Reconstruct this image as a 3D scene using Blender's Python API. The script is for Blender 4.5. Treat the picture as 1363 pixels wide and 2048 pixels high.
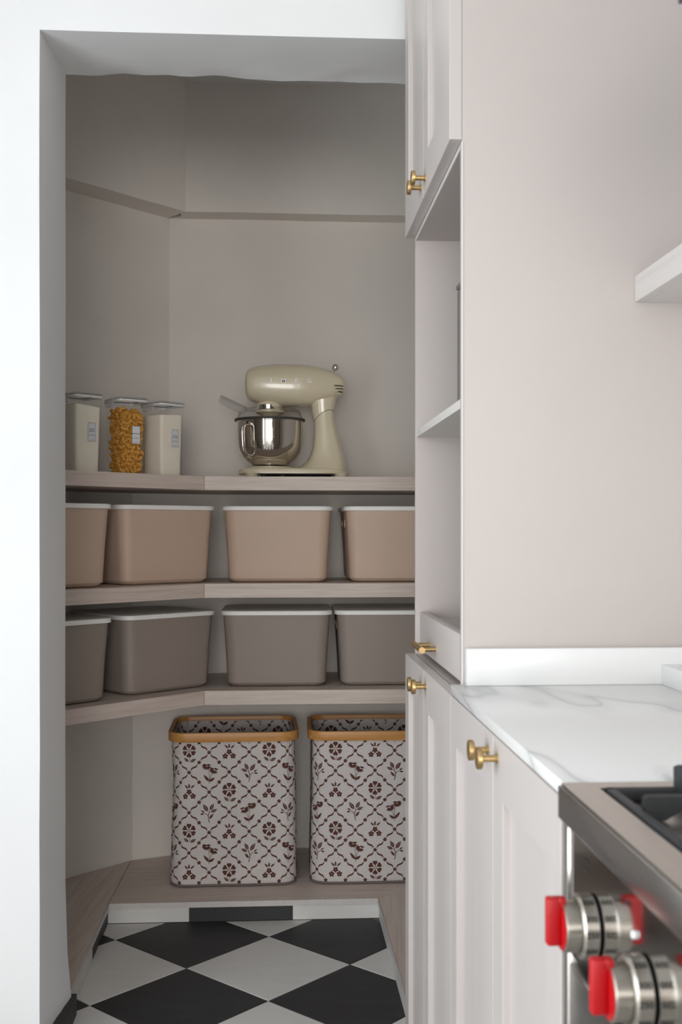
import bpy, bmesh, math, random
from mathutils import Vector, Matrix, noise
R = math.radians
random.seed(7)
for o in list(bpy.data.objects): bpy.data.objects.remove(o, do_unlink=True)
SC = bpy.context.scene
COL = SC.collection

# ------------------------------------------------------------------ camera
F_PX, HOR, CXP, CAM_H = 2210.0, 1062.0, 681.5, 1.135
YAW = math.atan((CXP - 548.0) / F_PX)
cam = bpy.data.cameras.new('camera')
cam.sensor_fit = 'VERTICAL'; cam.sensor_height = 36.0; cam.sensor_width = 36.0
cam.lens = F_PX / 2048.0 * 36.0
cam.shift_y = (HOR - 1024.0) / 2048.0
cam.clip_start = 0.02
cam.dof.use_dof = True; cam.dof.focus_distance = 3.35; cam.dof.aperture_fstop = 9.0
camo = bpy.data.objects.new('camera', cam); COL.objects.link(camo)
camo.location = (0, 0, CAM_H); camo.rotation_euler = (R(90), 0, -YAW)
SC.camera = camo

# ------------------------------------------------------------------ world, daylight, exposure
w = bpy.data.worlds.new('world'); SC.world = w; w.use_nodes = True
bg = w.node_tree.nodes['Background']
bg.inputs[0].default_value = (0.86, 0.93, 1.0, 1); bg.inputs[1].default_value = 0.3
SC.view_settings.view_transform = 'Standard'; SC.view_settings.look = 'None'
SC.view_settings.gamma = 1.0; SC.view_settings.use_curve_mapping = False
SC.view_settings.exposure = 0.06

def area(name, loc, rot, sx, sy, power, colour):
    l = bpy.data.lights.new(name, 'AREA'); l.shape = 'RECTANGLE'
    l.size, l.size_y, l.energy, l.color = sx, sy, power, colour
    o = bpy.data.objects.new(name, l); COL.objects.link(o)
    o.location = loc; o.rotation_euler = rot
    return o
# daylight entering by the kitchen windows, both outside the picture (window_1 left wall, window_2 far rear wall)
area('window_left_offscreen', (-1.47, 0.55, 1.20), (R(90), 0, R(-90)), 1.7, 1.7, 40, (0.90, 0.96, 1.0))
area('window_rear_offscreen', (-0.30, -5.58, 1.25), (R(90), 0, 0), 1.9, 2.1, 120, (1.0, 0.985, 0.965))

# ------------------------------------------------------------------ materials
def srgb(r, g, b):
    f = lambda c: c/12.92 if c <= .04045 else ((c+.055)/1.055)**2.4
    return (f(r/255), f(g/255), f(b/255), 1)
MATS = {}
def new_mat(name):
    m = bpy.data.materials.new(name); m.use_nodes = True
    MATS[name] = m
    return m, m.node_tree, m.node_tree.nodes['Principled BSDF']
def mat(name, col, rough=.5, metal=0, var=.0, vscale=8, bump=0, bscale=40, coat=0, spec=.5, stretch=None, detail=4):
    m, nt, p = new_mat(name)
    p.inputs['Base Color'].default_value = col
    p.inputs['Roughness'].default_value = rough
    p.inputs['Metallic'].default_value = metal
    p.inputs['Specular IOR Level'].default_value = spec
    p.inputs['Coat Weight'].default_value = coat
    p.inputs['Coat Roughness'].default_value = .06
    src = None
    if var or bump:
        tc = nt.nodes.new('ShaderNodeTexCoord'); src = tc.outputs['Object']
        if stretch:
            mp = nt.nodes.new('ShaderNodeMapping'); mp.inputs['Scale'].default_value = stretch
            nt.links.new(src, mp.inputs['Vector']); src = mp.outputs['Vector']
    if var:
        n = nt.nodes.new('ShaderNodeTexNoise'); n.inputs['Scale'].default_value = vscale; n.inputs['Detail'].default_value = detail
        nt.links.new(src, n.inputs['Vector'])
        cr = nt.nodes.new('ShaderNodeValToRGB')
        cr.color_ramp.elements[0].position = .3; cr.color_ramp.elements[1].position = .7
        cr.color_ramp.elements[0].color = tuple(c*(1-var) for c in col[:3])+(1,)
        cr.color_ramp.elements[1].color = tuple(min(1, c*(1+var)) for c in col[:3])+(1,)
        nt.links.new(n.outputs['Fac'], cr.inputs['Fac']); nt.links.new(cr.outputs['Color'], p.inputs['Base Color'])
    if bump:
        n2 = nt.nodes.new('ShaderNodeTexNoise'); n2.inputs['Scale'].default_value = bscale; n2.inputs['Detail'].default_value = 5
        nt.links.new(src, n2.inputs['Vector'])
        b = nt.nodes.new('ShaderNodeBump'); b.inputs['Strength'].default_value = bump; b.inputs['Distance'].default_value = .004
        nt.links.new(n2.outputs['Fac'], b.inputs['Height']); nt.links.new(b.outputs['Normal'], p.inputs['Normal'])
    return m
def wood(name, c0, c1, rot=0, rough=.45):
    """pale straight-grained laminate; grain runs along local x turned by rot"""
    m, nt, p = new_mat(name)
    tc = nt.nodes.new('ShaderNodeTexCoord')
    r_ = nt.nodes.new('ShaderNodeMapping'); r_.inputs['Rotation'].default_value = (0, 0, -rot)
    s_ = nt.nodes.new('ShaderNodeMapping'); s_.inputs['Scale'].default_value = (2.2, 60, 60)
    nt.links.new(tc.outputs['Object'], r_.inputs['Vector']); nt.links.new(r_.outputs['Vector'], s_.inputs['Vector'])
    n = nt.nodes.new('ShaderNodeTexNoise'); n.inputs['Scale'].default_value = 1.6; n.inputs['Detail'].default_value = 6; n.inputs['Distortion'].default_value = .8
    nt.links.new(s_.outputs['Vector'], n.inputs['Vector'])
    cr = nt.nodes.new('ShaderNodeValToRGB')
    cr.color_ramp.elements[0].position = .28; cr.color_ramp.elements[1].position = .72
    cr.color_ramp.elements[0].color = c0; cr.color_ramp.elements[1].color = c1
    nt.links.new(n.outputs['Fac'], cr.inputs['Fac']); nt.links.new(cr.outputs['Color'], p.inputs['Base Color'])
    b = nt.nodes.new('ShaderNodeBump'); b.inputs['Strength'].default_value = .08; b.inputs['Distance'].default_value = .002
    nt.links.new(n.outputs['Fac'], b.inputs['Height']); nt.links.new(b.outputs['Normal'], p.inputs['Normal'])
    p.inputs['Roughness'].default_value = rough
    return m
def clear(name, tint=(.95, .97, .98, 1), f=.10, haze=0):
    m = bpy.data.materials.new(name); m.use_nodes = True; nt = m.node_tree
    for n in list(nt.nodes): nt.nodes.remove(n)
    out = nt.nodes.new('ShaderNodeOutputMaterial'); mx = nt.nodes.new('ShaderNodeMixShader')
    t = nt.nodes.new('ShaderNodeBsdfTransparent'); t.inputs[0].default_value = tint
    g = nt.nodes.new('ShaderNodeBsdfGlossy'); g.inputs['Roughness'].default_value = .04
    lw = nt.nodes.new('ShaderNodeLayerWeight'); lw.inputs['Blend'].default_value = f
    tsrc = t.outputs[0]
    if haze:
        df = nt.nodes.new('ShaderNodeBsdfDiffuse'); df.inputs[0].default_value = (.88, .86, .85, 1)
        m2 = nt.nodes.new('ShaderNodeMixShader'); m2.inputs[0].default_value = haze
        nt.links.new(t.outputs[0], m2.inputs[1]); nt.links.new(df.outputs[0], m2.inputs[2]); tsrc = m2.outputs[0]
    mu = nt.nodes.new('ShaderNodeMath'); mu.operation = 'MULTIPLY'; mu.inputs[1].default_value = .45
    nt.links.new(lw.outputs['Fresnel'], mu.inputs[0]); nt.links.new(mu.outputs[0], mx.inputs[0]); nt.links.new(tsrc, mx.inputs[1]); nt.links.new(g.outputs[0], mx.inputs[2])
    nt.links.new(mx.outputs[0], out.inputs[0]); return m
def marble(name):
    m, nt, p = new_mat(name)
    tc = nt.nodes.new('ShaderNodeTexCoord')
    mp = nt.nodes.new('ShaderNodeMapping'); mp.inputs['Rotation'].default_value = (0, 0, R(62)); mp.inputs['Scale'].default_value = (1.0, .32, 1); mp.inputs['Location'].default_value = (.37, .1, 0)
    nt.links.new(tc.outputs['Object'], mp.inputs['Vector'])
    n = nt.nodes.new('ShaderNodeTexNoise'); n.inputs['Scale'].default_value = 3.2; n.inputs['Detail'].default_value = 3; n.inputs['Distortion'].default_value = .5
    nt.links.new(mp.outputs['Vector'], n.inputs['Vector'])
    cr = nt.nodes.new('ShaderNodeValToRGB'); e = cr.color_ramp.elements
    base = srgb(232, 231, 229)
    e[0].position = .0; e[0].color = base; e[1].position = 1; e[1].color = base
    for ps, c in ((.462, base), (.492, srgb(218, 217, 215)), (.5, srgb(188, 188, 188)), (.507, srgb(222, 221, 219)), (.53, base)):
        k = e.new(ps); k.color = c
    nt.links.new(n.outputs['Fac'], cr.inputs['Fac']); nt.links.new(cr.outputs['Color'], p.inputs['Base Color'])
    p.inputs['Roughness'].default_value = .28
    return m

M = dict(
    paint=mat('white_wall_paint', srgb(236, 236, 236), .75, var=.02, vscale=3, bump=.12, bscale=22),
    plaster=mat('pantry_plaster', srgb(235, 228, 220), .8, var=.05, vscale=2.6, bump=.35, bscale=13),
    ceiling=mat('ceiling_paint', srgb(240, 240, 240), .8, var=.01, vscale=2),
    cab=mat('cabinet_lacquer', srgb(203, 195, 191), .42, var=.012, vscale=5, bump=.03, bscale=30, stretch=(8, 8, .6)),
    cab_in=mat('cabinet_board', srgb(194, 184, 179), .5, var=.01, vscale=4),
    edge=mat('cabinet_edge_band', srgb(226, 222, 217), .45, var=.01),
    brass=mat('brushed_brass', (.56, .39, .18, 1), .36, 1, var=.06, vscale=60),
    black=mat('black_tile', srgb(44, 45, 47), .55, var=.22, vscale=9, bump=.1, bscale=60, stretch=(1, 3, 1)),
    white=mat('white_tile', srgb(218, 216, 212), .5, var=.03, vscale=10, bump=.06, bscale=60, stretch=(1, 3, 1)),
    grout=mat('grout', srgb(134, 120, 108), .9, var=.05, vscale=40),
    bin_b=mat('beige_plastic', srgb(206, 180, 160), .5, var=.01, bump=.03, bscale=200),
    bin_t=mat('taupe_plastic', srgb(154, 141, 132), .5, var=.01, bump=.03, bscale=200),
    lid=mat('white_plastic_lid', srgb(250, 248, 244), .45, var=.01),
    bamboo=wood('bamboo', srgb(188, 128, 66), srgb(214, 158, 92), rough=.4),
    cloth=mat('linen_cloth', srgb(214, 207, 204), .9, var=.05, vscale=260, bump=.25, bscale=420),
    print=mat('brown_print', srgb(92, 54, 44), .9, var=.05, vscale=200),
    piping=mat('grey_piping', srgb(120, 110, 106), .9),
    cream=mat('cream_enamel', srgb(230, 217, 188), .22, var=.005, coat=.6),
    chrome=mat('chrome', (.82, .81, .79, 1), .07, 1, var=.02),
    steel_bowl=mat('polished_steel', (.66, .62, .57, 1), .045, 1, var=.02),
    steel=mat('brushed_steel', (.50, .49, .47, 1), .24, 1, var=.05, vscale=3, bump=.02, bscale=30, stretch=(1, 1, 60)),
    steel_top=mat('cooktop_steel', (.56, .52, .48, 1), .30, 1, var=.04, vscale=4, stretch=(40, 1, 1)),
    panel=mat('polished_panel', (.46, .45, .44, 1), .09, 1, var=.03),
    nickel=mat('satin_nickel', (.58, .54, .48, 1), .30, 1, var=.04, vscale=50),
    red=mat('red_plastic', srgb(186, 2, 14), .4, var=.02),
    iron=mat('cast_iron', srgb(40, 41, 43), .55, var=.1, vscale=80, bump=.1, bscale=250),
    glassdark=mat('oven_glass', srgb(22, 22, 24), .08, var=.02),
    hood=mat('dark_grey_metal', srgb(84, 85, 88), .4, .6, var=.03),
    greybox=mat('grey_enamel', srgb(118, 116, 116), .4, var=.02),
    rubber=mat('black_rubber', srgb(24, 24, 25), .6, var=.03),
    flour=mat('flour', srgb(252, 243, 226), .95, var=.02, vscale=30, bump=.1, bscale=90),
    pasta=mat('dry_pasta', srgb(216, 156, 68), .5, var=.10, vscale=90, bump=.15, bscale=300),
    sticker=mat('label_paper', srgb(232, 233, 236), .6, var=.005),
    ink=mat('label_ink', srgb(62, 66, 74), .7),
    ink_line=mat('label_border_ink', srgb(142, 152, 160), .7),
    gasket=mat('dark_gasket', srgb(62, 60, 60), .6),
    lidframe=mat('frosted_lid', srgb(236, 236, 234), .25, var=.01),
    whiteled=mat('white_button', srgb(240, 240, 240), .3, var=.01),
    quartz=marble('quartz_marble'),
    clear=clear('clear_plastic', (.975, .975, .97, 1), .06),
    smoke=clear('clear_shield', (.93, .925, .92, 1), .07),
    chute=clear('clear_chute', (.90, .89, .885, 1), .07, .20),
    quartz_plain=mat('plain_quartz', srgb(232, 231, 229), .3, var=.008, vscale=6),
    letter=mat('brand_chrome', (.34, .35, .35, 1), .38, .9),
)
W0, W1 = srgb(198, 180, 168), srgb(222, 208, 198)
M['wood'] = wood('ash_laminate', W0, W1)
M['wood_left'] = wood('ash_laminate_angled', W0, W1, rot=R(43.5))
M['wood_deep'] = wood('ash_laminate_depth', W0, W1, rot=R(84))
M['wood_white'] = wood('white_ash_laminate', srgb(200, 194, 190), srgb(212, 207, 203), rot=R(90))

# ------------------------------------------------------------------ helpers
def link(name, me, m, parent=None, loc=None, rz=0, smooth=False):
    o = bpy.data.objects.new(name, me); COL.objects.link(o)
    if m is not None and len(me.materials) == 0: me.materials.append(m)
    if parent is not None: o.parent = parent
    if loc is not None: o.location = loc
    if rz: o.rotation_euler = (0, 0, rz)
    if smooth:
        for p in me.polygons: p.use_smooth = True
    return o
def build(name, bm, m, parent=None, loc=None, rz=0, smooth=False, sharp=None):
    bmesh.ops.recalc_face_normals(bm, faces=bm.faces[:])
    me = bpy.data.meshes.new(name); bm.to_mesh(me); bm.free()
    if sharp is not None:
        smooth = True
    o = link(name, me, m, parent, loc, rz, smooth)
    if sharp is not None: me.set_sharp_from_angle(angle=R(sharp))
    return o
def tag(o, label, cat, group=None):
    o['label'] = label; o['category'] = cat
    if group: o['group'] = group
    return o
def struct(o):
    o['kind'] = 'structure'; return o
def thing(name, label, cat, loc=(0, 0, 0), rz=0, group=None):
    o = bpy.data.objects.new(name, None); COL.objects.link(o)
    o.empty_display_size = .05; o.location = loc; o.rotation_euler = (0, 0, rz)
    return tag(o, label, cat, group)
def add_box(bm, x0, x1, y0, y1, z0, z1, bev=0, seg=2):
    g = bmesh.ops.create_cube(bm, size=1)
    vs = g['verts']
    for v in vs:
        v.co = Vector(((x0+x1)/2+v.co.x*(x1-x0), (y0+y1)/2+v.co.y*(y1-y0), (z0+z1)/2+v.co.z*(z1-z0)))
    if bev:
        es = list({e for v in vs for e in v.link_edges})
        bmesh.ops.bevel(bm, geom=es, offset=bev, segments=seg, profile=.5, affect='EDGES')
def box(name, b, m, parent=None, bev=0, seg=2):
    bm = bmesh.new(); add_box(bm, *b, bev=bev, seg=seg)
    return build(name, bm, m, parent, sharp=35 if bev else None)
def add_prism(bm, pts, z0, z1):
    n = len(pts)
    lo = [bm.verts.new((p[0], p[1], z0)) for p in pts]; hi = [bm.verts.new((p[0], p[1], z1)) for p in pts]
    bm.faces.new(lo[::-1]); bm.faces.new(hi)
    for i in range(n):
        j = (i+1) % n; bm.faces.new((lo[i], lo[j], hi[j], hi[i]))
def rough_up(bm, cuts, amp, freq, seed=0, fn=None):
    """subdivide and make uneven, so that plaster edges are not dead straight"""
    if cuts:
        for L in cuts:
            long_e = [e for e in bm.edges if e.calc_length() > L]
            if long_e: bmesh.ops.subdivide_edges(bm, edges=long_e, cuts=1, use_grid_fill=True)
    for v in bm.verts:
        q = v.co*freq+Vector((seed*3.1, seed*1.7, seed))
        v.co += noise.noise_vector(q)*amp
        if fn: fn(v)
def add_rings(bm, rings, cap0=True, cap1=True, closed=True):
    rs = [[bm.verts.new(p) for p in r] for r in rings]
    n = len(rs[0])
    for a, b in zip(rs, rs[1:]):
        for i in range(n if closed else n-1):
            j = (i+1) % n; bm.faces.new((a[i], a[j], b[j], b[i]))
    if cap0: bm.faces.new(rs[0][::-1])
    if cap1: bm.faces.new(rs[-1])
    return rs
def rrect(hx, hy, r, z, n=6, cx=0, cy=0):
    r = min(r, hx*.999, hy*.999); pts = []
    for sx, sy, a0 in ((1, 1, 0), (-1, 1, 90), (-1, -1, 180), (1, -1, 270)):
        for i in range(n+1):
            a = R(a0+90*i/n)
            pts.append((cx+sx*(hx-r)+r*math.cos(a), cy+sy*(hy-r)+r*math.sin(a), z))
    return pts
def add_lathe(bm, prof, cx=0, cy=0, cz=0, n=32, cap0=False, cap1=False, axis='z'):
    rings = []
    for r, z in prof:
        ring = []
        for i in range(n):
            a = 2*math.pi*i/n; u, v = r*math.cos(a), r*math.sin(a)
            if axis == 'z': ring.append((cx+u, cy+v, cz+z))
            elif axis == 'x': ring.append((cx+z, cy+u, cz+v))
            else: ring.append((cx+u, cy+z, cz+v))
        rings.append(ring)
    add_rings(bm, rings, cap0, cap1)
def add_tube(bm, path, rad, n=10, caps=True):
    pts = [Vector(p) for p in path]; rings = []
    t0 = (pts[1]-pts[0]).normalized()
    up = Vector((0, 0, 1)) if abs(t0.z) < .9 else Vector((1, 0, 0))
    nrm = (up-t0*up.dot(t0)).normalized()
    for i, p in enumerate(pts):
        t = (pts[min(i+1, len(pts)-1)]-pts[max(i-1, 0)]).normalized()
        nrm = (nrm-t*nrm.dot(t)).normalized(); bn = t.cross(nrm)
        r = rad[i] if isinstance(rad, (list, tuple)) else rad
        rings.append([p+nrm*(r*math.cos(2*math.pi*k/n))+bn*(r*math.sin(2*math.pi*k/n)) for k in range(n)])
    add_rings(bm, rings, caps, caps)
def smooth_path(pts, k=6):
    P = [Vector(p) for p in pts]; out = []
    for i in range(len(P)-1):
        p0, p1, p2, p3 = P[max(i-1, 0)], P[i], P[i+1], P[min(i+2, len(P)-1)]
        for s in range(k):
            t = s/k
            out.append(.5*((2*p1)+(p2-p0)*t+(2*p0-5*p1+4*p2-p3)*t*t+(3*p1-p0-3*p2+p3)*t**3))
    out.append(P[-1]); return out
def text_mesh(txt, size, depth=0.0, align='CENTER', offset=0.0, space=1.0):
    c = bpy.data.curves.new('lettering', 'FONT'); c.body = txt; c.size = size; c.extrude = depth
    c.align_x = align; c.align_y = 'CENTER'; c.offset = offset; c.resolution_u = 2; c.space_character = space
    o = bpy.data.objects.new('lettering', c); COL.objects.link(o)
    bpy.context.view_layer.update()
    me = bpy.data.meshes.new_from_object(o.evaluated_get(bpy.context.evaluated_depsgraph_get()))
    bpy.data.objects.remove(o); bpy.data.curves.remove(c)
    me.materials.clear()
    return me
def cut(o, cutters):
    """carve real openings into a mesh object"""
    bm = bmesh.new()
    for c in cutters:
        b_ = bmesh.new(); add_rings(b_, c); bmesh.ops.recalc_face_normals(b_, faces=b_.faces[:])
        me_ = bpy.data.meshes.new('t'); b_.to_mesh(me_); bm.from_mesh(me_); b_.free(); bpy.data.meshes.remove(me_)
    me = bpy.data.meshes.new('cutter'); bm.to_mesh(me); bm.free()
    k = bpy.data.objects.new('cutter', me); COL.objects.link(k); k.parent = o.parent
    md = o.modifiers.new('cut', 'BOOLEAN'); md.operation = 'DIFFERENCE'; md.solver = 'EXACT'; md.object = k
    bpy.context.view_layer.update()
    new = bpy.data.meshes.new_from_object(o.evaluated_get(bpy.context.evaluated_depsgraph_get()))
    o.modifiers.clear(); new.name = o.data.name; o.data = new
    bpy.data.objects.remove(k); bpy.data.meshes.remove(me)
def copy_tree(o, parent=None):
    c = o.copy(); COL.objects.link(c); c.parent = parent
    for ch in list(o.children): copy_tree(ch, c)
    return c

# ================================================================== SETTING
# plan numbers
KX0, KX1, KY0, KY1 = -1.45, 0.87, -5.55, 2.38       # kitchen
OPX, OPX2, WY1, LINT = -0.497, 0.80, 2.61, 2.200     # doorway in the white wall
BACK = 3.76                                          # pantry back wall
CEIL = 2.62
D = Vector((.7254, .6884)); N = Vector((-.6884, .7254))   # along / into the angled side shelves
C0 = Vector((-.2095, 3.335))                              # front corner of the shelves

# floor: grout bed with every tile laid on it
fl = struct(box('floor', (KX0-.2, 1.15, KY0-.2, 4.0, -.06, -.0018), M['grout']))
def clip(poly, x0, x1, y0, y1):
    def cut(P, ax, lim, keep_less):
        out = []
        for i in range(len(P)):
            a, b = P[i], P[(i+1) % len(P)]
            ina = (a[ax] <= lim) == keep_less or a[ax] == lim; inb = (b[ax] <= lim) == keep_less or b[ax] == lim
            if ina: out.append(a)
            if ina != inb:
                t = (lim-a[ax])/(b[ax]-a[ax]); out.append((a[0]+(b[0]-a[0])*t, a[1]+(b[1]-a[1])*t))
        return out
    for ax, lim, kl in ((0, x0, False), (0, x1, True), (1, y0, False), (1, y1, True)):
        poly = cut(poly, ax, lim, kl)
        if len(poly) < 3: return []
    return poly
HD = .2128                                            # half diagonal of a tile cell
def tile(poly, m):
    a = sum(poly[i][0]*poly[(i+1) % len(poly)][1]-poly[(i+1) % len(poly)][0]*poly[i][1] for i in range(len(poly)))/2
    if abs(a) < .0004: return
    c = (sum(p[0] for p in poly)/len(poly), sum(p[1] for p in poly)/len(poly))
    def ring(k, z):
        out = []
        for p in poly:
            dx, dy = p[0]-c[0], p[1]-c[1]; L = math.hypot(dx, dy)
            out.append((dx*(1-k/L), dy*(1-k/L), z))
        return out
    bm = bmesh.new(); add_rings(bm, [ring(.0013, -.008), ring(.0013, -.0008), ring(.0024, 0)])
    build('floor_tile', bm, m, fl, loc=(c[0], c[1], 0))
for (x0, x1, y0, y1) in ((KX0+.01, .865, KY0+.01, 2.379), (OPX+.012, .315, 2.381, 3.226)):
    for i in range(-14, 15):
        for j in range(-60, 12):
            if (i+j) % 2 == 0: continue
            # cells are diamonds; vertices at (-.014 + i*HD, 3.102 + j*HD), i+j even
            cx_, cy_ = -.0145+i*HD, 3.101+j*HD
            if not (x0-HD < cx_ < x1+HD and y0-HD < cy_ < y1+HD): continue
            g = .001
            poly = clip([(cx_+HD-g, cy_), (cx_, cy_+HD-g), (cx_-HD+g, cy_), (cx_, cy_-HD+g)], x0, x1, y0, y1)
            if len(poly) >= 3: tile(poly, M['white'] if i % 2 == 0 else M['black'])

# white wall with the doorway
bm = bmesh.new()
add_box(bm, KX0-.2, OPX, KY1, WY1, -.02, CEIL+.1)
rough_up(bm, (.5, .3, .16, .09), .0022, 3.2, 1)
def jamb(v):
    if v.co.x > OPX-.02:
        t = (v.co.y-KY1)/(WY1-KY1)
        v.co.x += .012*t
        k = max(0, .34-v.co.z)/.34
        v.co.x += .018*k*k*max(0, t)
for v in bm.verts: jamb(v)
b2 = bmesh.new(); add_box(b2, OPX-.01, KX1+.3, KY1, WY1, LINT, CEIL+.1)
rough_up(b2, (.5, .3, .16, .08, .045, .03), .002, 3.2, 1)
for v in b2.verts:
    if v.co.z < LINT+.05:
        t = max(0, (v.co.y-KY1)/(WY1-KY1))
        v.co.z += (noise.noise(Vector((v.co.x*9, v.co.y*9, 2)))*.005+noise.noise(Vector((v.co.x*2.5, 4, 2)))*.005+noise.noise(Vector((v.co.x*14, v.co.y*40, 7)))*.004)*t*t
b3 = bmesh.new(); add_box(b3, OPX2, KX1+.3, KY1, WY1, -.02, LINT+.05)
for b_ in (b2, b3):
    me_ = bpy.data.meshes.new('t'); b_.to_mesh(me_); bm.from_mesh(me_); b_.free(); bpy.data.meshes.remove(me_)
struct(build('wall_front', bm, M['paint'], sharp=40))

# pantry walls: lower part with a boxed-in corner, upper part standing forward above a ledge
WL = 4.113                                           # angled wall: y = x + WL
LEDGE = 2.190
def wall(name, plans, m, seed, cuts=(.5, .3, .17, .11)):
    bm = bmesh.new()
    for pts, z0, z1 in plans:
        b_ = bmesh.new(); add_prism(b_, pts, z0, z1); rough_up(b_, cuts, .0024, 2.6, seed)
        for v in b_.verts:
            v.co += noise.noise_vector(v.co*11+Vector((seed, 0, 0)))*.0011
        me_ = bpy.data.meshes.new('t'); b_.to_mesh(me_); bm.from_mesh(me_); b_.free(); bpy.data.meshes.remove(me_)
    return struct(build(name, bm, m, sharp=38))
XL = -1.50
wall('wall_left', [
    ([(XL, XL+WL), (-.353, BACK), (-.353-.2, BACK+.2), (XL-.2, XL+WL+.2)], -.02, CEIL+.1),
    ([(-.462, 3.651), (-.184, BACK), (-.30, BACK+.06), (-.5, 3.66)], -.02, 1.262),
    ([(XL+.05, XL+.05+3.967), (-.293, 3.674), (-.40, 3.80), (XL-.1, XL+4.1)], LEDGE, CEIL+.1)], M['plaster'], 3)
wall('wall_back', [
    ([(-.40, BACK), (1.0, BACK), (1.0, BACK+.2), (-.40, BACK+.2)], -.02, CEIL+.1),
    ([(-.31, 3.674), (1.0, 3.674), (1.0, BACK+.02), (-.31, BACK+.02)], LEDGE, CEIL+.1)], M['plaster'], 5)

struct(box('ceiling', (KX0-.3, 1.2, KY0-.3, 4.05, CEIL, CEIL+.12), M['ceiling']))
# kitchen walls with the two windows
def wall_with_hole(name, axis, pos, t, a0, a1, h0, h1, wa0, wa1, wh0, wh1, m):
    bm = bmesh.new()
    for (p0, p1, q0, q1) in ((a0, wa0, h0, h1), (wa1, a1, h0, h1), (wa0, wa1, h0, wh0), (wa0, wa1, wh1, h1)):
        if p1-p0 < .001 or q1-q0 < .001: continue
        if axis == 'x': add_box(bm, pos, pos+t, p0, p1, q0, q1)
        else: add_box(bm, p0, p1, pos, pos+t, q0, q1)
    return struct(build(name, bm, m))
struct(box('wall_right', (.82, 1.0, WY1-.05, BACK+.1, -.02, CEIL+.1), M['plaster']))
wall_with_hole('wall_kitchen_left', 'x', KX0-.15, .15, KY0-.15, KY1, -.02, CEIL+.1, -.30, 1.40, .35, 2.05, M['paint'])
wall_with_hole('wall_kitchen_rear', 'y', KY0-.15, .15, KX0, KX1+.15, -.02, CEIL+.1, -1.25, .65, .2, 2.3, M['paint'])
struct(box('wall_kitchen_right', (KX1, KX1+.15, KY0, KY1, -.02, CEIL+.1), M['paint']))
def window(name, axis, pos, a0, a1, h0, h1, mull):
    bm = bmesh.new(); t = .05
    parts = [(a0, a1, h0, h0+t), (a0, a1, h1-t, h1), (a0, a0+t, h0, h1), (a1-t, a1, h0, h1)]
    for k in range(1, mull):
        a = a0+(a1-a0)*k/mull; parts.append((a-t/2, a+t/2, h0, h1))
    for p0, p1, q0, q1 in parts:
        if axis == 'x': add_box(bm, pos, pos+.05, p0, p1, q0, q1)
        else: add_box(bm, p0, p1, pos, pos+.05, q0, q1)
    return struct(build(name, bm, M['lid']))
window('window_1', 'x', KX0-.10, -.30, 1.40, .35, 2.05, 2)
window('window_2', 'y', KY0-.10, -1.25, .65, .2, 2.3, 2)

# ================================================================== PANTRY PLATFORM + SKIRTING TILES
PT, PN = .058, .0435                                  # platform top, underside of its nosing
plat = thing('pantry_platform', 'low pale wooden platform stepping around the checkered pantry floor', 'platform', (0, 3.3, 0))
plat.location = (0, 0, 0)
LX, RX, FY = -.477, .304, 3.2255
bm = bmesh.new(); add_prism(bm, [(LX, FY), (RX, FY), (.79, 3.624), (.79, BACK-.004), (-.17, BACK-.004), (-.466, 3.644)], PN, PT)
build('back_board', bm, M['wood'], plat)
bm = bmesh.new(); add_prism(bm, [(LX, 2.616), (LX-.0015, FY), (-.468, 3.643), (-1.40, 2.712), (-1.40, 2.616)], PN, PT)
build('side_board', bm, M['wood_deep'], plat)
bm = bmesh.new(); add_prism(bm, [(RX+.0015, FY), (RX, 2.40), (.79, 2.40), (.79, 3.622)], PN, PT)
build('side_board', bm, M['wood_deep'], plat)
e_ = .0012
for nm, b in (('front_edge_strip', (LX-.002, RX+.002, FY-.0022, FY, PN-.0005, PT+e_)), ('front_edge_strip', (LX, LX+.0022, 2.616, FY, PN-.0005, PT+e_)),
              ('front_edge_strip', (RX-.0022, RX, 2.40, FY, PN-.0005, PT+e_))):
    box(nm, b, M['wood_white'], plat)
bm = bmesh.new()
add_box(bm, LX-.9, LX-.014, 2.62, FY, 0.0005, PN); add_box(bm, LX-.014, RX+.014, FY+.014, 3.6, 0.0005, PN); add_box(bm, RX+.014, .78, 2.41, 3.5, 0.0005, PN)
build('base_frame', bm, M['cab_in'], plat)
def skirt(name, runs):
    root = None
    for b, m in runs:
        if root is None:
            root = bpy.data.objects.new(name, None); COL.objects.link(root); struct(root)
        box('skirting_tile', b, m, root, bev=.0006, seg=1)
    return root
g = .0006
skirt('baseboard_back', [((LX-.004, -.2459-g, FY+.002, FY+.011, .0006, PN-.0006), M['white']), ((-.2459+g, .0538-g, FY+.002, FY+.011, .0006, PN-.0006), M['black']), ((.0538+g, RX+.006, FY+.002, FY+.011, .0006, PN-.0006), M['white'])])
skirt('baseboard_left', [((LX-.011, LX-.002, 2.955+g, FY+.001, .0006, PN-.0006), M['black']), ((LX-.011, LX-.002, 2.655+g, 2.955-g, .0006, PN-.0006), M['white']), ((LX-.011, LX-.002, 2.616, 2.655-g, .0006, PN-.0006), M['black'])])
skirt('baseboard_right', [((RX+.002, RX+.011, 2.93+g, FY+.001, .0006, PN-.0006), M['white']), ((RX+.002, RX+.011, 2.63+g, 2.93-g, .0006, PN-.0006), M['white']), ((RX+.002, RX+.011, 2.40, 2.63-g, .0006, PN-.0006), M['white'])])
skirt('baseboard_jamb', [((-.49, -.462, 2.375, 2.625, .0006, .050), M['black'])])

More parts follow.
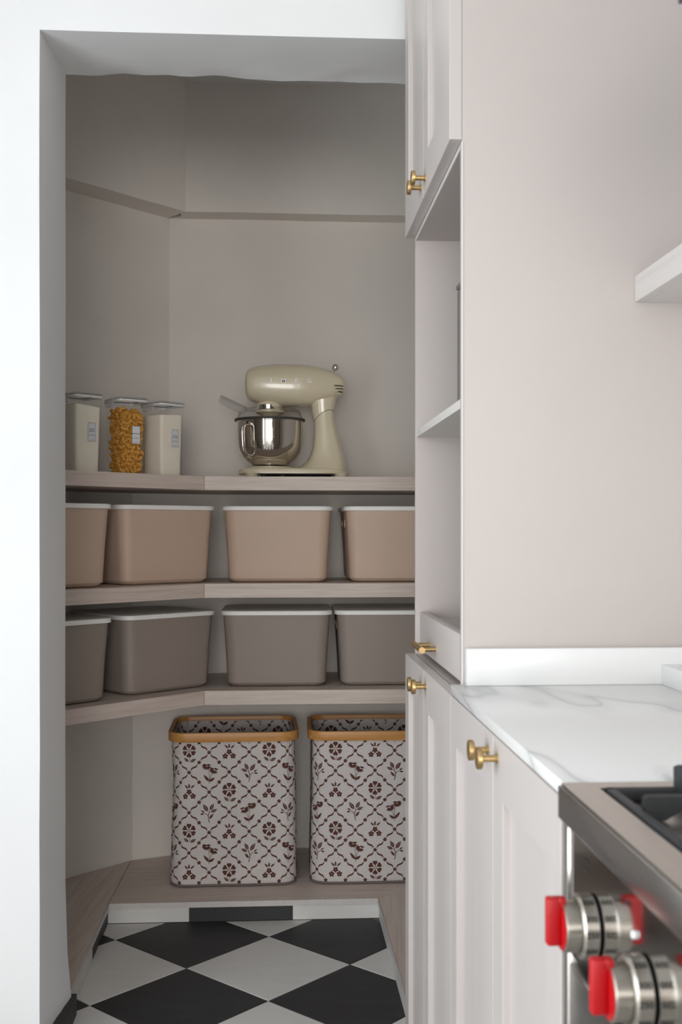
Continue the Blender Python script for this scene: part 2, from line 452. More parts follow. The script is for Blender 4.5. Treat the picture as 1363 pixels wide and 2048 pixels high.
# ================================================================== MITRED CORNER SHELVES
SH = [('upper', 1.299, 1.258, 'thick pale wooden corner shelf carrying the stand mixer and flour canisters'),
      ('middle', .9765, .9345, 'thick pale wooden corner shelf carrying the beige bins'),
      ('lower', .6550, .6125, 'thick pale wooden corner shelf carrying the taupe bins')]
LEFT_END = C0-D*1.0
for key, zt, zb, lab in SH:
    t = thing('corner_shelf', lab, 'shelf', (0, 0, 0))
    low = key != 'upper'
    mid = (-.345, 3.697) if low else (-.353, BACK-.002)
    back_r = [(.815, BACK-.003), (-.18, BACK-.003)] if low else [(.815, BACK-.003)]
    bm = bmesh.new(); add_prism(bm, [(C0.x+.0006, C0.y), (.815, C0.y)]+back_r+[(mid[0]+.001, mid[1])], zb, zt)
    build('back_board', bm, M['wood'], t)
    wl = LEFT_END+N*.36
    pts = [(C0.x-.0006, C0.y), mid]
    if low: pts.append((-.464, 3.645))
    pts += [(wl.x, wl.y), (LEFT_END.x, LEFT_END.y)]
    bm = bmesh.new(); add_prism(bm, pts[::-1], zb, zt)
    build('side_board', bm, M['wood_left'], t)

# ================================================================== LIDDED BINS
def make_bin(mbody, label, x, y, z, rz, group):
    t = thing('storage_bin', label, 'bin', (x, y, z), rz, group)
    Wt, Dt, Hb = .165, .148, .221
    bm = bmesh.new()
    prof = [(.0, .020), (.0012, .012), (.0045, .006), (.010, .0025), (.018, .0005), (.03, 0)]
    rings = []
    def half(z): k = z/Hb; return .151+(.0135)*k, .134+.0135*k
    for zz, ins in prof+[(Hb*k, 0) for k in (.25, .45, .65, .85, 1)]:
        hx, hy = half(zz); rings.append(rrect(hx-ins, hy-ins, .034-ins*.5, zz, 7))
    hx, hy = half(Hb); rings.append(rrect(hx-.003, hy-.003, .03, Hb, 7)); rings.append(rrect(hx-.012, hy-.012, .03, .012, 7))
    add_rings(bm, rings); body = build('body', bm, mbody, t, sharp=50); holes = []
    bm = bmesh.new()
    a, b = Wt+.007, Dt+.007
    add_rings(bm, [rrect(a-.006, b-.006, .036, Hb-.001, 7), rrect(a, b, .040, Hb+.0005, 7), rrect(a, b, .040, Hb+.010, 7), rrect(a-.001, b-.001, .039, Hb+.0125, 7), rrect(a-.0045, b-.0045, .036, Hb+.0138, 7),
                   rrect(a-.02, b-.02, .03, Hb+.0142, 7)])
    build('lid', bm, M['lid'], t, sharp=45)
    for s in (-1, 1):                                  # grip cut-outs in the end walls
        hx = half(.182)[0]
        bm = bmesh.new()
        pts = rrect(.050, .011, .0105, 0, 6)
        bm.free(); holes.append([[(s*(hx+.012), p[0], .182+p[1]) for p in pts], [(s*(hx-.020), p[0], .182+p[1]) for p in pts]])
        bm = bmesh.new()
        po = rrect(.0525, .0135, .013, 0, 6)
        add_rings(bm, [[(s*(hx-.001), p[0], .182+p[1]) for p in po], [(s*(hx+.0025), p[0], .182+p[1]) for p in po], [(s*(hx+.0025), p[0], .182+p[1]) for p in pts], [(s*(hx-.001), p[0], .182+p[1]) for p in pts]], False, False)
        build('grip_rim', bm, mbody, t)
    cut(body, holes)
    return t
BM = Vector((-.3095, 3.3337))                          # middle of bin B's front foot
def at_left(s, off, depth): return BM+D*s+N*(off+depth)
ang = math.atan2(D.y, D.x)
for zt, m, colname, gname, rowi in ((.9765, M['bin_b'], 'beige', 'beige bins on the middle shelf', 0), (.6550, M['bin_t'], 'taupe', 'taupe bins on the lower shelf', 1)):
    z = zt+.0006
    a = at_left(-.392, -.020, .138)
    make_bin(m, f'{colname} lidded plastic bin half hidden behind the white door jamb', a.x, a.y, z, ang, gname)
    b = at_left(.004, -.004, .138)
    make_bin(m, f'{colname} lidded plastic bin turned across the shelf corner, white lid', b.x, b.y, z, ang-R(2 if rowi else 5), gname)
    cx_ = .0125 if rowi == 0 else .009
    make_bin(m, f'{colname} lidded plastic bin squarely below the stand mixer', cx_, 3.546, z, R(-.6), gname)
    dx_ = .385 if rowi == 0 else .3605
    make_bin(m, f'{colname} lidded plastic bin cut off by the tall cabinet', dx_, 3.546, z, R(.8 if rowi == 0 else -.8), gname)

# ================================================================== LAUNDRY BASKETS
PER = .1207
def motif_polys():
    """each motif as a list of polygons in units of the lattice period, about the diamond's middle"""
    def ell(cx, cy, a, l, w_, n=10):
        ca, sa = math.cos(a), math.sin(a)
        return [(cx+ca*l*math.cos(t)-sa*w_*math.sin(t), cy+sa*l*math.cos(t)+ca*w_*math.sin(t)) for t in (2*math.pi*k/n for k in range(n))]
    def leaf(x0, y0, x1, y1, w_, n=5):
        dx, dy = x1-x0, y1-y0; L = math.hypot(dx, dy); nx, ny = -dy/L, dx/L
        up = [(x0+dx*k/n+nx*w_*math.sin(math.pi*(k/n)**.8), y0+dy*k/n+ny*w_*math.sin(math.pi*(k/n)**.8)) for k in range(n+1)]
        dn = [(x0+dx*k/n-nx*w_*math.sin(math.pi*(k/n)**.8), y0+dy*k/n-ny*w_*math.sin(math.pi*(k/n)**.8)) for k in range(n-1, 0, -1)]
        return up+dn
    def split_leaf(x0, y0, x1, y1, w_):
        """leaf with a pale midrib"""
        dx, dy = x1-x0, y1-y0; L = math.hypot(dx, dy); nx, ny = -dy/L, dx/L; n = 6; out = []
        for s in (1, -1):
            o_ = [(x0+dx*k/n+s*nx*w_*math.sin(math.pi*(k/n)**.85), y0+dy*k/n+s*ny*w_*math.sin(math.pi*(k/n)**.85)) for k in range(n+1)]
            i_ = [(x0+dx*k/n+s*nx*.10*w_*math.sin(math.pi*k/n), y0+dy*k/n+s*ny*.10*w_*math.sin(math.pi*k/n)) for k in range(n-1, 0, -1)]
            out.append(o_+i_)
        return out
    def line(pts, w_):
        out = []
        for (x0, y0), (x1, y1) in zip(pts, pts[1:]):
            dx, dy = x1-x0, y1-y0; L = math.hypot(dx, dy); nx, ny = -dy/L*w_, dx/L*w_
            out.append([(x0+nx, y0+ny), (x0-nx, y0-ny), (x1-nx, y1-ny), (x1+nx, y1+ny)])
        return out
    def bloom(cx, cy, rr, pr, n=5, a0=90):
        return [ell(cx+rr*math.cos(R(a0+360*k/n)), cy+rr*math.sin(R(a0+360*k/n)), R(a0+360*k/n), pr*1.15, pr*.92, 8) for k in range(n)]
    fl_ = []
    cy = .055
    shape = [(.048, -7), (.085, -17), (.125, -26), (.155, -24), (.172, -16), (.176, -8), (.163, 0), (.176, 8), (.172, 16), (.155, 24), (.125, 26), (.085, 17), (.048, 7)]
    for k in range(6):
        a = R(90+60*k)
        fl_.append([(rr_*math.cos(a+R(da_)), cy+rr_*math.sin(a+R(da_))) for rr_, da_ in shape])
    n = 12
    for k in range(n):
        a, b = 2*math.pi*k/n, 2*math.pi*(k+1)/n
        fl_.append([(.024*math.cos(a), cy+.024*math.sin(a)), (.037*math.cos(a), cy+.037*math.sin(a)), (.037*math.cos(b), cy+.037*math.sin(b)), (.024*math.cos(b), cy+.024*math.sin(b))])
    fl_ += line([(.012, -.10), (.022, -.16), (.008, -.235)], .005)
    fl_ += split_leaf(-.012, -.225, -.135, -.125, .034)+split_leaf(.03, -.235, .18, -.155, .036)
    be = bloom(.0, .01, .040, .030, 5, -90)+bloom(-.098, -.098, .042, .030)+bloom(.098, -.094, .042, .030)
    be += [leaf(-.025, .095, -.115, .195, .022), leaf(0, .10, 0, .225, .024), leaf(.04, .10, .14, .19, .022)]
    da = []
    for cx, cy, t0 in ((-.06, .135, -8), (.125, .03, -30)):
        for k in range(8):
            a = R(-90+t0-95+k*190/7*1.0) if k < 7 else None
            if a is None: continue
            da.append(leaf(cx+.018*math.cos(a), cy+.022+.014*math.sin(a), cx+.125*math.cos(a), cy+.022+.105*math.sin(a), .027, 4))
        da.append(ell(cx+.045, cy+.048, R(t0+10), .058, .024, 8)); da.append(ell(cx-.045, cy+.052, R(t0-10), .052, .024, 8))
    da += line([(-.01, .08), (.005, -.08), (.0, -.30)], .005)+line([(.10, -.01), (.035, -.10), (.005, -.24)], .005)
    da += [leaf(.0, -.235, -.14, -.06, .034), leaf(.005, -.235, .14, -.14, .034)]
    sp = split_leaf(-.02, .05, -.115, .215, .042)+split_leaf(.025, .02, .155, .205, .046)+split_leaf(-.045, .005, -.205, .075, .036)
    sp += [leaf(-.005, -.16, -.11, -.035, .030), leaf(.115, -.005, .205, .055, .018), leaf(.125, -.03, .225, -.045, .022)]
    sp += line([(-.025, .04), (.02, -.08), (.015, -.16), (-.01, -.255)], .009)+line([(.02, -.095), (.06, -.045), (.115, -.02)], .007)
    node = bloom(0, 0, .027, .0215)
    rib = []
    def ribbon(x0, y0, x1, y1, sgn):
        n = 7; dx, dy = x1-x0, y1-y0; L = math.hypot(dx, dy); nx, ny = -dy/L, dx/L; up, dn = [], []
        for k in range(n+1):
            u = .17+.66*k/n; q = k/n
            wob = sgn*.020*math.sin(2*math.pi*q); wd = .006+.016*math.sin(math.pi*q)
            up.append((x0+dx*u+nx*(wob+wd), y0+dy*u+ny*(wob+wd))); dn.append((x0+dx*u+nx*(wob-wd), y0+dy*u+ny*(wob-wd)))
        return [[up[k], up[k+1], dn[k+1], dn[k]] for k in range(n)]
    # lattice belonging to one diamond: its two lower edges
    lat = []
    V = [(-.5, 0), (0, -.5), (.5, 0)]
    for (a, b), sg in (((V[0], V[1]), -1), ((V[2], V[1]), 1)):
        mid = ((a[0]+b[0])/2, (a[1]+b[1])/2)
        lat += ribbon(*a, *mid, sg)+ribbon(*mid, *b, sg)
        lat += [[(x+mid[0], y+mid[1]) for x, y in p] for p in node]
    lat += [[(x+V[1][0], y+V[1][1]) for x, y in p] for p in node]
    return fl_, be, da, sp, lat
MOT = motif_polys()
def make_basket(label, x, y, z, rz, seed, soff):
    t = thing('laundry_basket', label, 'basket', (x, y, z), rz, 'floral laundry baskets on the platform')
    H = .465; RIM = .028
    HX, HY, CR = .199, .158, .052
    # rounded rectangle measured by arc length, s=0 in the middle of the front, running to the right
    def outline(hx, hy, r, s):
        L = [hx-r, math.pi/2*r, 2*(hy-r), math.pi/2*r, 2*(hx-r), math.pi/2*r, 2*(hy-r), math.pi/2*r, hx-r]
        tot = sum(L); s %= tot
        q = s
        if q < L[0]: return Vector((q, -hy)), Vector((0, -1)), tot
        q -= L[0]
        cs = [((hx-r), -(hy-r), -90), ((hx-r), (hy-r), 0), (-(hx-r), (hy-r), 90), (-(hx-r), -(hy-r), 180)]
        st = [(Vector((hx, -(hy-r))), Vector((0, 1)), Vector((1, 0))), (Vector((hx-r, hy)), Vector((-1, 0)), Vector((0, 1))),
              (Vector((-hx, hy-r)), Vector((0, -1)), Vector((-1, 0))), (Vector((-(hx-r), -hy)), Vector((1, 0)), Vector((0, -1)))]
        for k in range(4):
            if q < L[1]:
                a = R(cs[k][2])+q/r; n_ = Vector((math.cos(a), math.sin(a))); return Vector((cs[k][0], cs[k][1]))+n_*r, n_, tot
            q -= L[1]; ln = L[2+2*k]
            if q <= ln or k == 3: return st[k][0]+st[k][1]*q, st[k][2], tot
            q -= ln
    TOT = outline(HX-.006, HY-.006, CR, 0)[2]
    def surf(s, zz, off=0.0):
        k = zz/H
        ins = .008-.007*(1-k)+.004*math.sin(k*math.pi)*.6
        p, n_, tt = outline(HX-.004, HY-.004, CR, s)
        q = Vector((p.x, p.y, zz))
        wr = noise.noise(Vector((p.x*7, p.y*7, zz*5+seed)))*.0055+noise.noise(Vector((p.x*15, p.y*15+zz*9, zz*6+seed*2)))*.0018
        foot = 0
        if zz < .016: foot = .012*(1-math.sqrt(max(0, 1-((.016-zz)/.016)**2)))
        q.x += n_.x*(wr-ins-foot+off); q.y += n_.y*(wr-ins-foot+off)
        return q
    NS, NZ = 150, 36
    zs = [0, .002, .005, .009, .016]+[.016+(H-.030)*k/NZ for k in range(1, NZ+1)]
    bm = bmesh.new()
    rings = [[surf(TOT*i/NS, zz) for i in range(NS)] for zz in zs]
    top = zs[-1]
    rings += [[surf(TOT*i/NS, zz, -.004) for i in range(NS)] for zz in [top]+[.016+(H-.03)*k/12 for k in range(11, -1, -1)]]
    add_rings(bm, rings); cl = build('fabric_body', bm, M['cloth'], t, sharp=60)
    # foot piping
    bm = bmesh.new()
    path = []
    for i in range(NS+1):
        q = surf(TOT*(i/NS+.5), .004, .0015); path.append((q.x, q.y, .0035))
    add_tube(bm, path, .0032, 6, False); build('piping', bm, M['piping'], cl)
    # printed pattern, outside all round and inside on the back wall
    verts, faces = [], []
    fl_, be, da, sp, lat = MOT
    def stamp(polys, cs_, cz_, mirror, off, rng):
        for p in polys:
            pts = []
            for (a, b) in p:
                s = cs_+(-a if mirror else a)*PER; zz = cz_+b*PER
                pts.append((s, zz))
            if min(q[1] for q in pts) < .004 or max(q[1] for q in pts) > top-.002: 
                pts = [(s, min(max(zz, .004), top-.002)) for s, zz in pts]
                if max(q[1] for q in pts)-min(q[1] for q in pts) < .0012: continue
            if rng and not all(rng[0] < (q[0] % TOT) < rng[1] for q in pts): continue
            i0 = len(verts)
            for s, zz in pts: verts.append(surf(s, zz, off))
            if mirror: faces.append(list(range(i0, i0+len(pts)))[::-1])
            else: faces.append(list(range(i0, i0+len(pts))))
    nper = int(TOT/2/PER)+1
    for off, rng in ((.0009, None), (-.0050, (TOT*.26, TOT*.74))):
        for j in range(-1, 9):
            for i in range(-nper, nper):
                cz_ = .4405-.036-j*PER/2
                cs_ = soff+(i+(.5 if j % 2 else 0))*PER
                if off < 0: cs_ += TOT/2
                if not -TOT/2 <= cs_-(TOT/2 if off < 0 else 0) < TOT/2: continue
                if j % 2 == 0: mo = fl_ if (i+j//2) % 2 == 0 else be; mir = False
                else:
                    mo = da if (i+(j-1)//2) % 2 == 0 else sp
                    mir = (j % 4 == 3)
                stamp(mo, cs_, cz_, mir, off, rng); stamp(lat, cs_, cz_, False, off, rng)
    me = bpy.data.meshes.new('floral_print'); me.from_pydata(verts, [], faces)
    link('floral_print', me, M['print'], cl)
    # bamboo rim
    bm = bmesh.new()
    a, b = HX, HY
    def rr(i, zz, r=.056): return rrect(a-i, b-i, r-i, zz, 10)
    add_rings(bm, [rr(.001, H-RIM), rr(0, H-RIM+.002), rr(0, H-.002), rr(.001, H), rr(.010, H), rr(.011, H-.002), rr(.011, H-RIM+.002), rr(.010, H-RIM), rr(.001, H-RIM)], False, False)
    bmesh.ops.remove_doubles(bm, verts=bm.verts[:], dist=1e-5)
    build('bamboo_rim', bm, M['bamboo'], t, sharp=40)
    return t
make_basket('floral printed fabric basket standing next to the angled plaster wall, bamboo rim in full view', -.1255, 3.512, PT+.0018, R(1.0), 3, -.1355+.0015)
make_basket('floral printed fabric basket partly hidden behind the cabinet doors, bamboo rim', .304, 3.512, PT+.0018, R(-1.2), 8, -.1145)

# ================================================================== CANISTERS
def make_canister(label, s, e, rz, fill, lines, h=.214):
    p = C0-D*s+N*e
    t = thing('canister', label, 'canister', (p.x, p.y, 1.2996), rz, 'clear canisters on the upper shelf')
    hw, hd = .0455, .052
    def half(z): k = z/h; return hw-.0045*(1-k), hd-.0045*(1-k)
    bm = bmesh.new(); rings = []
    for zz, ins in ((0, .004), (.002, .001), (.006, 0), (h*.5, 0), (h, 0)):
        a, b = half(zz); rings.append(rrect(a-ins, b-ins, .013, zz, 5))
    add_rings(bm, rings, True, False); body = build('clear_body', bm, M['clear'], t, sharp=45)
    bm = bmesh.new()
    add_rings(bm, [rrect(hw+.001, hd+.001, .015, h-.003, 5), rrect(hw+.0035, hd+.0035, .016, h-.001, 5), rrect(hw+.0035, hd+.0035, .016, h+.004, 5), rrect(hw-.001, hd-.001, .014, h+.0042, 5), rrect(hw-.001, hd-.001, .014, h-.003, 5), rrect(hw+.001, hd+.001, .015, h-.003, 5)], False, False)
    build('lid_rim', bm, M['lidframe'], t, sharp=45)
    bm = bmesh.new()
    add_rings(bm, [rrect(hw+.0034, hd+.0034, .016, h+.004, 5), rrect(hw+.0034, hd+.0034, .016, h+.0056, 5), rrect(hw-.003, hd-.003, .013, h+.0056, 5), rrect(hw-.003, hd-.003, .013, h+.004, 5)], False, False)
    build('gasket', bm, M['gasket'], t, sharp=45)
    bm = bmesh.new()
    add_rings(bm, [rrect(hw+.003, hd+.003, .016, h+.0058, 5), rrect(hw+.003, hd+.003, .016, h+.009, 5), rrect(hw+.001, hd+.001, .015, h+.0105, 5)])
    build('lid_plate', bm, M['clear'], t, sharp=45)
    # pouring flap with its clip on the end facing away from the label
    bm = bmesh.new()
    x0 = -hw-.0035
    prof = [(x0, h+.009), (x0-.006, h+.006), (x0-.008, h-.004), (x0-.004, h-.016), (x0+.001, h-.018), (x0+.003, h-.006)]
    add_rings(bm, [[(px, yy, pz) for px, pz in prof] for yy in (-.020, .030)])
    build('pouring_flap', bm, M['chute'], t, sharp=30)
    # printed label
    lb = box('label', (-.004, .021, -hd-.0005+.0022, -hd-.0005+.0028, .089, .141), M['sticker'], t)
    yl = -hd-.0005+.0020
    bm = bmesh.new()
    for b in ((-.004, .021, .1400, .141), (-.004, .021, .089, .090), (-.004, -.0032, .089, .141), (.0202, .021, .089, .141)):
        add_box(bm, b[0], b[1], yl-.0002, yl, b[2], b[3])
    add_box(bm, .0015, .0155, yl-.0002, yl, .1095, .1100)
    build('label_border', bm, M['ink_line'], lb)
    for txt, sz, zz in lines:
        me = text_mesh(txt, sz, 0, offset=sz*.02)
        o = link('label_lettering', me, M['ink'], lb); o.location = (.0085, yl-.0004, zz); o.rotation_euler = (R(90), 0, 0)
    return t, half
def flour(label, can, top, slope):
    root, half = can
    bm = bmesh.new(); rings = []
    for k in range(9):
        zz = .003+(top-.003)*k/8; a, b = half(zz)
        ring = rrect(a-.003, b-.003, .011, zz, 5)
        if k == 8: ring = [(px, py, zz+slope*px+.0025*math.sin(px*70+1)) for px, py, _ in ring]
        rings.append(ring)
    add_rings(bm, rings)
    o = build('flour', bm, M['flour'], None, sharp=50)
    o.location = root.location; o.rotation_euler = root.rotation_euler
    tag(o, label, 'flour'); o['kind'] = 'stuff'
c1 = make_canister('clear canister of pale flour half hidden behind the door jamb', .3535, .128, ang, None, [('TEPUNG', .0046, .1225), ('BESTARI', .0046, .1170), ('BESTARI FLOUR', .0030, .1050), ('ALL NATURAL', .0022, .0940)])
flour('pale flour filling the canister beside the door jamb', c1, .190, -.12)
c2 = make_canister('clear canister full of golden macaroni between the two flour canisters', .1965, .120, ang-R(12), None, [('MAKARONI', .0046, .1185), ('MACARONI', .0030, .1050), ('ALL NATURAL', .0022, .0940)])
c3 = make_canister('clear canister of pale flour standing closest to the stand mixer', .0575, .128, ang, None, [('TEPUNG', .0046, .1225), ('GANDUM', .0046, .1170), ('WHEAT FLOUR', .0030, .1050), ('ALL NATURAL', .0022, .0940)])
flour('pale flour filling the canister closest to the stand mixer', c3, .186, .02)
# macaroni: curved ridged tubes packed against the walls of the middle canister
bm = bmesh.new()
ringsO = []
for k in range(9):
    a = R(-75+150*k/8); c = Vector((.0085*math.cos(a)-.005, .0085*math.sin(a), 0)); er = Vector((math.cos(a), math.sin(a), 0))
    fl_r = .0062*(1-.10*math.cos(a))
    ringsO.append([c+er*(fl_r*math.cos(2*math.pi*q/10))+Vector((0, 0, fl_r*math.sin(2*math.pi*q/10))) for q in range(10)])
def shrink(r, k): c = sum(r, Vector())/len(r); return [c+(p-c)*k for p in r]
add_rings(bm, [shrink(ringsO[0], .62), ]+[shrink(ringsO[0], .62)]*0+[ringsO[0]]+ringsO[1:]+[shrink(ringsO[-1], .62)], False, False)
for end, nx in ((ringsO[0], ringsO[2]), (ringsO[-1], ringsO[-3])):
    add_rings(bm, [shrink(end, .62), shrink(nx, .55)], False, True)
bmesh.ops.remove_doubles(bm, verts=bm.verts[:], dist=1e-6)
bmesh.ops.recalc_face_normals(bm, faces=bm.faces[:])
pme = bpy.data.meshes.new('macaroni'); bm.to_mesh(pme); bm.free()
for p in pme.polygons: p.use_smooth = True
pme.materials.append(M['pasta'])
r2, half2 = c2
RM = Matrix.Translation(r2.location) @ Matrix.Rotation(r2.rotation_euler.z, 4, 'Z')
rows = 11
for j in range(rows):
    zz = .0125+.0174*j
    a, b = half2(zz)
    spots = []
    sh = .5 if j % 2 else 0
    for i in range(5):
        spots.append((-a+.0145+(2*a-.029)*(i+sh*.9)/4.45, -b+.0118, 'y'))
    for i in range(4):
        spots.append((-a+.0118, -b+.030+(2*b-.046)*(i+sh)/3.5, 'x'))
        if i < 3: spots.append((a-.0118, -b+.030+(2*b-.046)*(i+sh)/3.5, 'x'))
    if j == rows-1:
        for i in range(3):
            for k in range(3): spots.append((-a+.026+.017*i, -b+.034+.020*k, 'z'))
    for sx, sy, face in spots:
        if j == rows-1 and random.random() < .3: continue
        o = bpy.data.objects.new('macaroni', pme); COL.objects.link(o)
        face_rot = {'y': Matrix.Rotation(R(90), 4, 'X'), 'x': Matrix.Rotation(R(90), 4, 'Y'), 'z': Matrix.Identity(4)}[face]
        rot = face_rot @ Matrix.Rotation(R(random.uniform(-30, 30)), 4, 'X') @ Matrix.Rotation(R(random.uniform(-30, 30)), 4, 'Y') @ Matrix.Rotation(random.uniform(0, 6.28), 4, 'Z')
        o.matrix_world = RM @ Matrix.Translation((sx+random.uniform(-.001, .001), sy, zz+random.uniform(-.001, .001))) @ rot @ Matrix.Scale(random.uniform(.92, 1.04), 4)
        tag(o, 'small golden curved macaroni piece packed in the middle canister', 'pasta', 'macaroni in the canister')
bm = bmesh.new(); rings = []
for k in range(7):
    zz = .006+.178*k/6; a, b = half2(zz); rings.append(rrect(a-.0150, b-.0150, .008, zz, 3))
add_rings(bm, rings)
for v in bm.verts: v.co += noise.noise_vector(v.co*150)*.002
core = build('macaroni_heap', bm, M['pasta']); core.matrix_world = RM
tag(core, 'golden macaroni heaped in the core of the middle canister', 'pasta'); core['kind'] = 'stuff'

# ================================================================== STAND MIXER
K = .000375
MXY = 3.535
mx = thing('stand_mixer', 'cream retro stand mixer with polished steel bowl on the upper shelf', 'mixer', (.0650, MXY, 1.2995))
def mx_(px): return (px-760)*K
def mz_(py): return (1137-py)*K
# head, lofted along x
bm = bmesh.new(); rings = []
st = [(347, 262, 405, .55), (350, 232, 432, .72), (360, 215, 452, .82), (380, 198, 470, .88), (420, 182, 486, .93), (500, 168, 503, .97), (600, 160, 515, 1), (700, 157, 521, 1), (800, 160, 520, .99),
      (880, 167, 512, .96), (950, 177, 497, .91), (1020, 193, 476, .84), (1080, 213, 454, .75), (1130, 237, 433, .64), (1160, 258, 417, .54), (1178, 280, 400, .44), (1185, 300, 380, .32)]
for px, t, b, wf in st:
    cz, hz, hy = (mz_(t)+mz_(b))/2, (mz_(t)-mz_(b))/2, .064*wf
    ring = []
    for k in range(32):
        a = 2*math.pi*k/32; c, s = math.cos(a), math.sin(a); ex = 2/2.35
        ring.append((mx_(px), hy*math.copysign(abs(c)**ex, c), cz+hz*math.copysign(abs(s)**ex, s)))
    rings.append(ring)
add_rings(bm, rings); head = build('motor_head', bm, M['cream'], mx, sharp=60)
bm = bmesh.new()
add_rings(bm, [[(x_-.0022+d_, y_*k_, (z_-mz_(333))*k_+mz_(333)) for x_, y_, z_ in rings[1]] for d_, k_ in ((0, .90), (-.0012, .80))])
build('front_cap', bm, M['chrome'], head, sharp=60)
# planetary hub bulge, chrome collar, beater shaft
bx = mx_(550)
bm = bmesh.new(); add_lathe(bm, [(.030, mz_(560)), (.038, mz_(548)), (.040, mz_(520)), (.040, mz_(500)), (.037, mz_(480)), (.030, mz_(462)), (.02, mz_(450))], bx, 0, 0, 32, True, True); build('hub_housing', bm, M['cream'], mx, sharp=50)
bm = bmesh.new(); add_lathe(bm, [(.036, mz_(548)), (.0385, mz_(545)), (.0385, mz_(508)), (.0365, mz_(504))], bx-.003, -.002, 0, 32, True, True); build('chrome_collar', bm, M['chrome'], mx, sharp=50)
bm = bmesh.new(); add_lathe(bm, [(.010, mz_(640)), (.018, mz_(620)), (.034, mz_(585)), (.046, mz_(570)), (.047, mz_(552)), (.03, mz_(548))], bx, 0, 0, 32, True, True); build('planetary_drive', bm, M['cream'], mx, sharp=50)
bm = bmesh.new(); add_lathe(bm, [(.004, mz_(900)), (.004, mz_(630))], bx, 0, 0, 12, True, True); build('beater_shaft', bm, M['chrome'], mx, sharp=50)
# bowl
bm = bmesh.new()
br = .1045
prof = [(.052, mz_(1022)), (.060, mz_(1018)), (.061, mz_(1008)), (.072, mz_(985)), (.086, mz_(950)), (.0965, mz_(905)), (.1015, mz_(855)), (.1035, mz_(790)), (br, mz_(720)), (br, mz_(652)), (br+.0025, mz_(648)), (br+.0025, mz_(641)), (br-.001, mz_(641)), (br-.002, mz_(720)), (.10, mz_(850)), (.085, mz_(940)), (.05, mz_(1000))]
add_lathe(bm, prof, bx, 0, 0, 56, True, True); bowl = build('steel_bowl', bm, M['steel_bowl'], mx, sharp=45)
ah = R(232); ch, sh_ = math.cos(ah), math.sin(ah)
def hp(r, py): return (bx+r*ch, r*sh_, mz_(py))
bm = bmesh.new(); add_tube(bm, smooth_path([hp(.098, 690), hp(.116, 684), hp(.132, 700), hp(.138, 745), hp(.136, 830), hp(.132, 900), hp(.120, 945), hp(.100, 955), hp(.088, 950)], 5), .0075, 12)
build('bowl_handle', bm, M['steel_bowl'], bowl, smooth=True)
# clear splash shield with its pouring chute
bm = bmesh.new(); add_lathe(bm, [(.050, mz_(536)), (.078, mz_(537)), (.090, mz_(545)), (.0985, mz_(565)), (.103, mz_(600)), (.1045, mz_(618)), (.111, mz_(622)), (.112, mz_(640))], bx, 0, 0, 56)
shield = build('splash_shield', bm, M['smoke'], mx, sharp=50)
bm = bmesh.new(); add_lathe(bm, [(.108, mz_(630)), (.1125, mz_(628)), (.1125, mz_(642)), (.108, mz_(645))], bx, 0, 0, 56); build('shield_rim', bm, M['gasket'], shield, sharp=40)
bm = bmesh.new()
rings = []
axis = Vector((mx_(128)-mx_(345), 0, mz_(462)-mz_(562))).normalized(); nrm = Vector((-axis.z, 0, axis.x))
if nrm.z < 0: nrm = -nrm
def trough(t, r0, r1):
    c = Vector((mx_(345), -.03, mz_(562))).lerp(Vector((mx_(128), -.03, mz_(462))), t)
    out = [c+nrm*(r0*math.sin(R(q)))*1.0+Vector((0, r0*1.25*math.cos(R(q)), 0))-nrm*.012 for q in range(0, 181, 15)]
    out += [c+nrm*(r1*math.sin(R(q)))*1.0+Vector((0, r1*1.25*math.cos(R(q)), 0))-nrm*.012 for q in range(180, -1, -15)]
    return out
add_rings(bm, [trough(k/4, .0245, .0228) for k in range(5)]); build('pouring_chute', bm, M['chute'], shield, sharp=50)
# column, split by a slanting seam below the head
def col_ring(xl, xr, hy, zc, slant, n=36, arch=0):
    out = []; cx_, hx = (xl+xr)/2, (xr-xl)/2
    for k in range(n):
        a = 2*math.pi*k/n; c, s = math.cos(a), math.sin(a); ex = 2/2.6
        x_ = cx_+hx*math.copysign(abs(c)**ex, c)
        out.append((x_, hy*math.copysign(abs(s)**ex, s), zc+slant*(x_-mx_(1010))-arch*K*(.0046*(x_/K+760-1065)**2-28)))
    return out
def cstat(rows, sl, ar):
    return [col_ring(mx_(a), mx_(b), hy, mz_(z), s_, arch=r_) for (a, b, hy, z), s_, r_ in zip(rows, sl, ar)]
up = [(895, 1120, .042, 455), (903, 1112, .041, 490), (912, 1103, .040, 530), (921, 1097, .039, 576)]
bm = bmesh.new(); add_rings(bm, cstat(up, [.25, .2, .1, .0], [0, .4, .8, 1])); build('tilt_joint', bm, M['cream'], mx, sharp=60)
lo = [(923, 1095, .039, 581), (924, 1098, .040, 630), (924, 1112, .043, 700), (921, 1134, .047, 780), (912, 1158, .052, 860), (893, 1178, .058, 930), (860, 1190, .066, 985), (815, 1196, .074, 1022), (770, 1199, .080, 1045), (740, 1199, .083, 1060)]
bm = bmesh.new(); add_rings(bm, cstat(lo, [0]*10, [1, .8, .55, .3, .1, 0, 0, 0, 0, 0])); col = build('column', bm, M['cream'], mx, sharp=60)
bm = bmesh.new(); add_rings(bm, cstat([(924, 1095, .0385, 574), (924, 1095, .0385, 583)], [0, 0], [1, 1])); build('seam', bm, M['gasket'], mx, sharp=60)
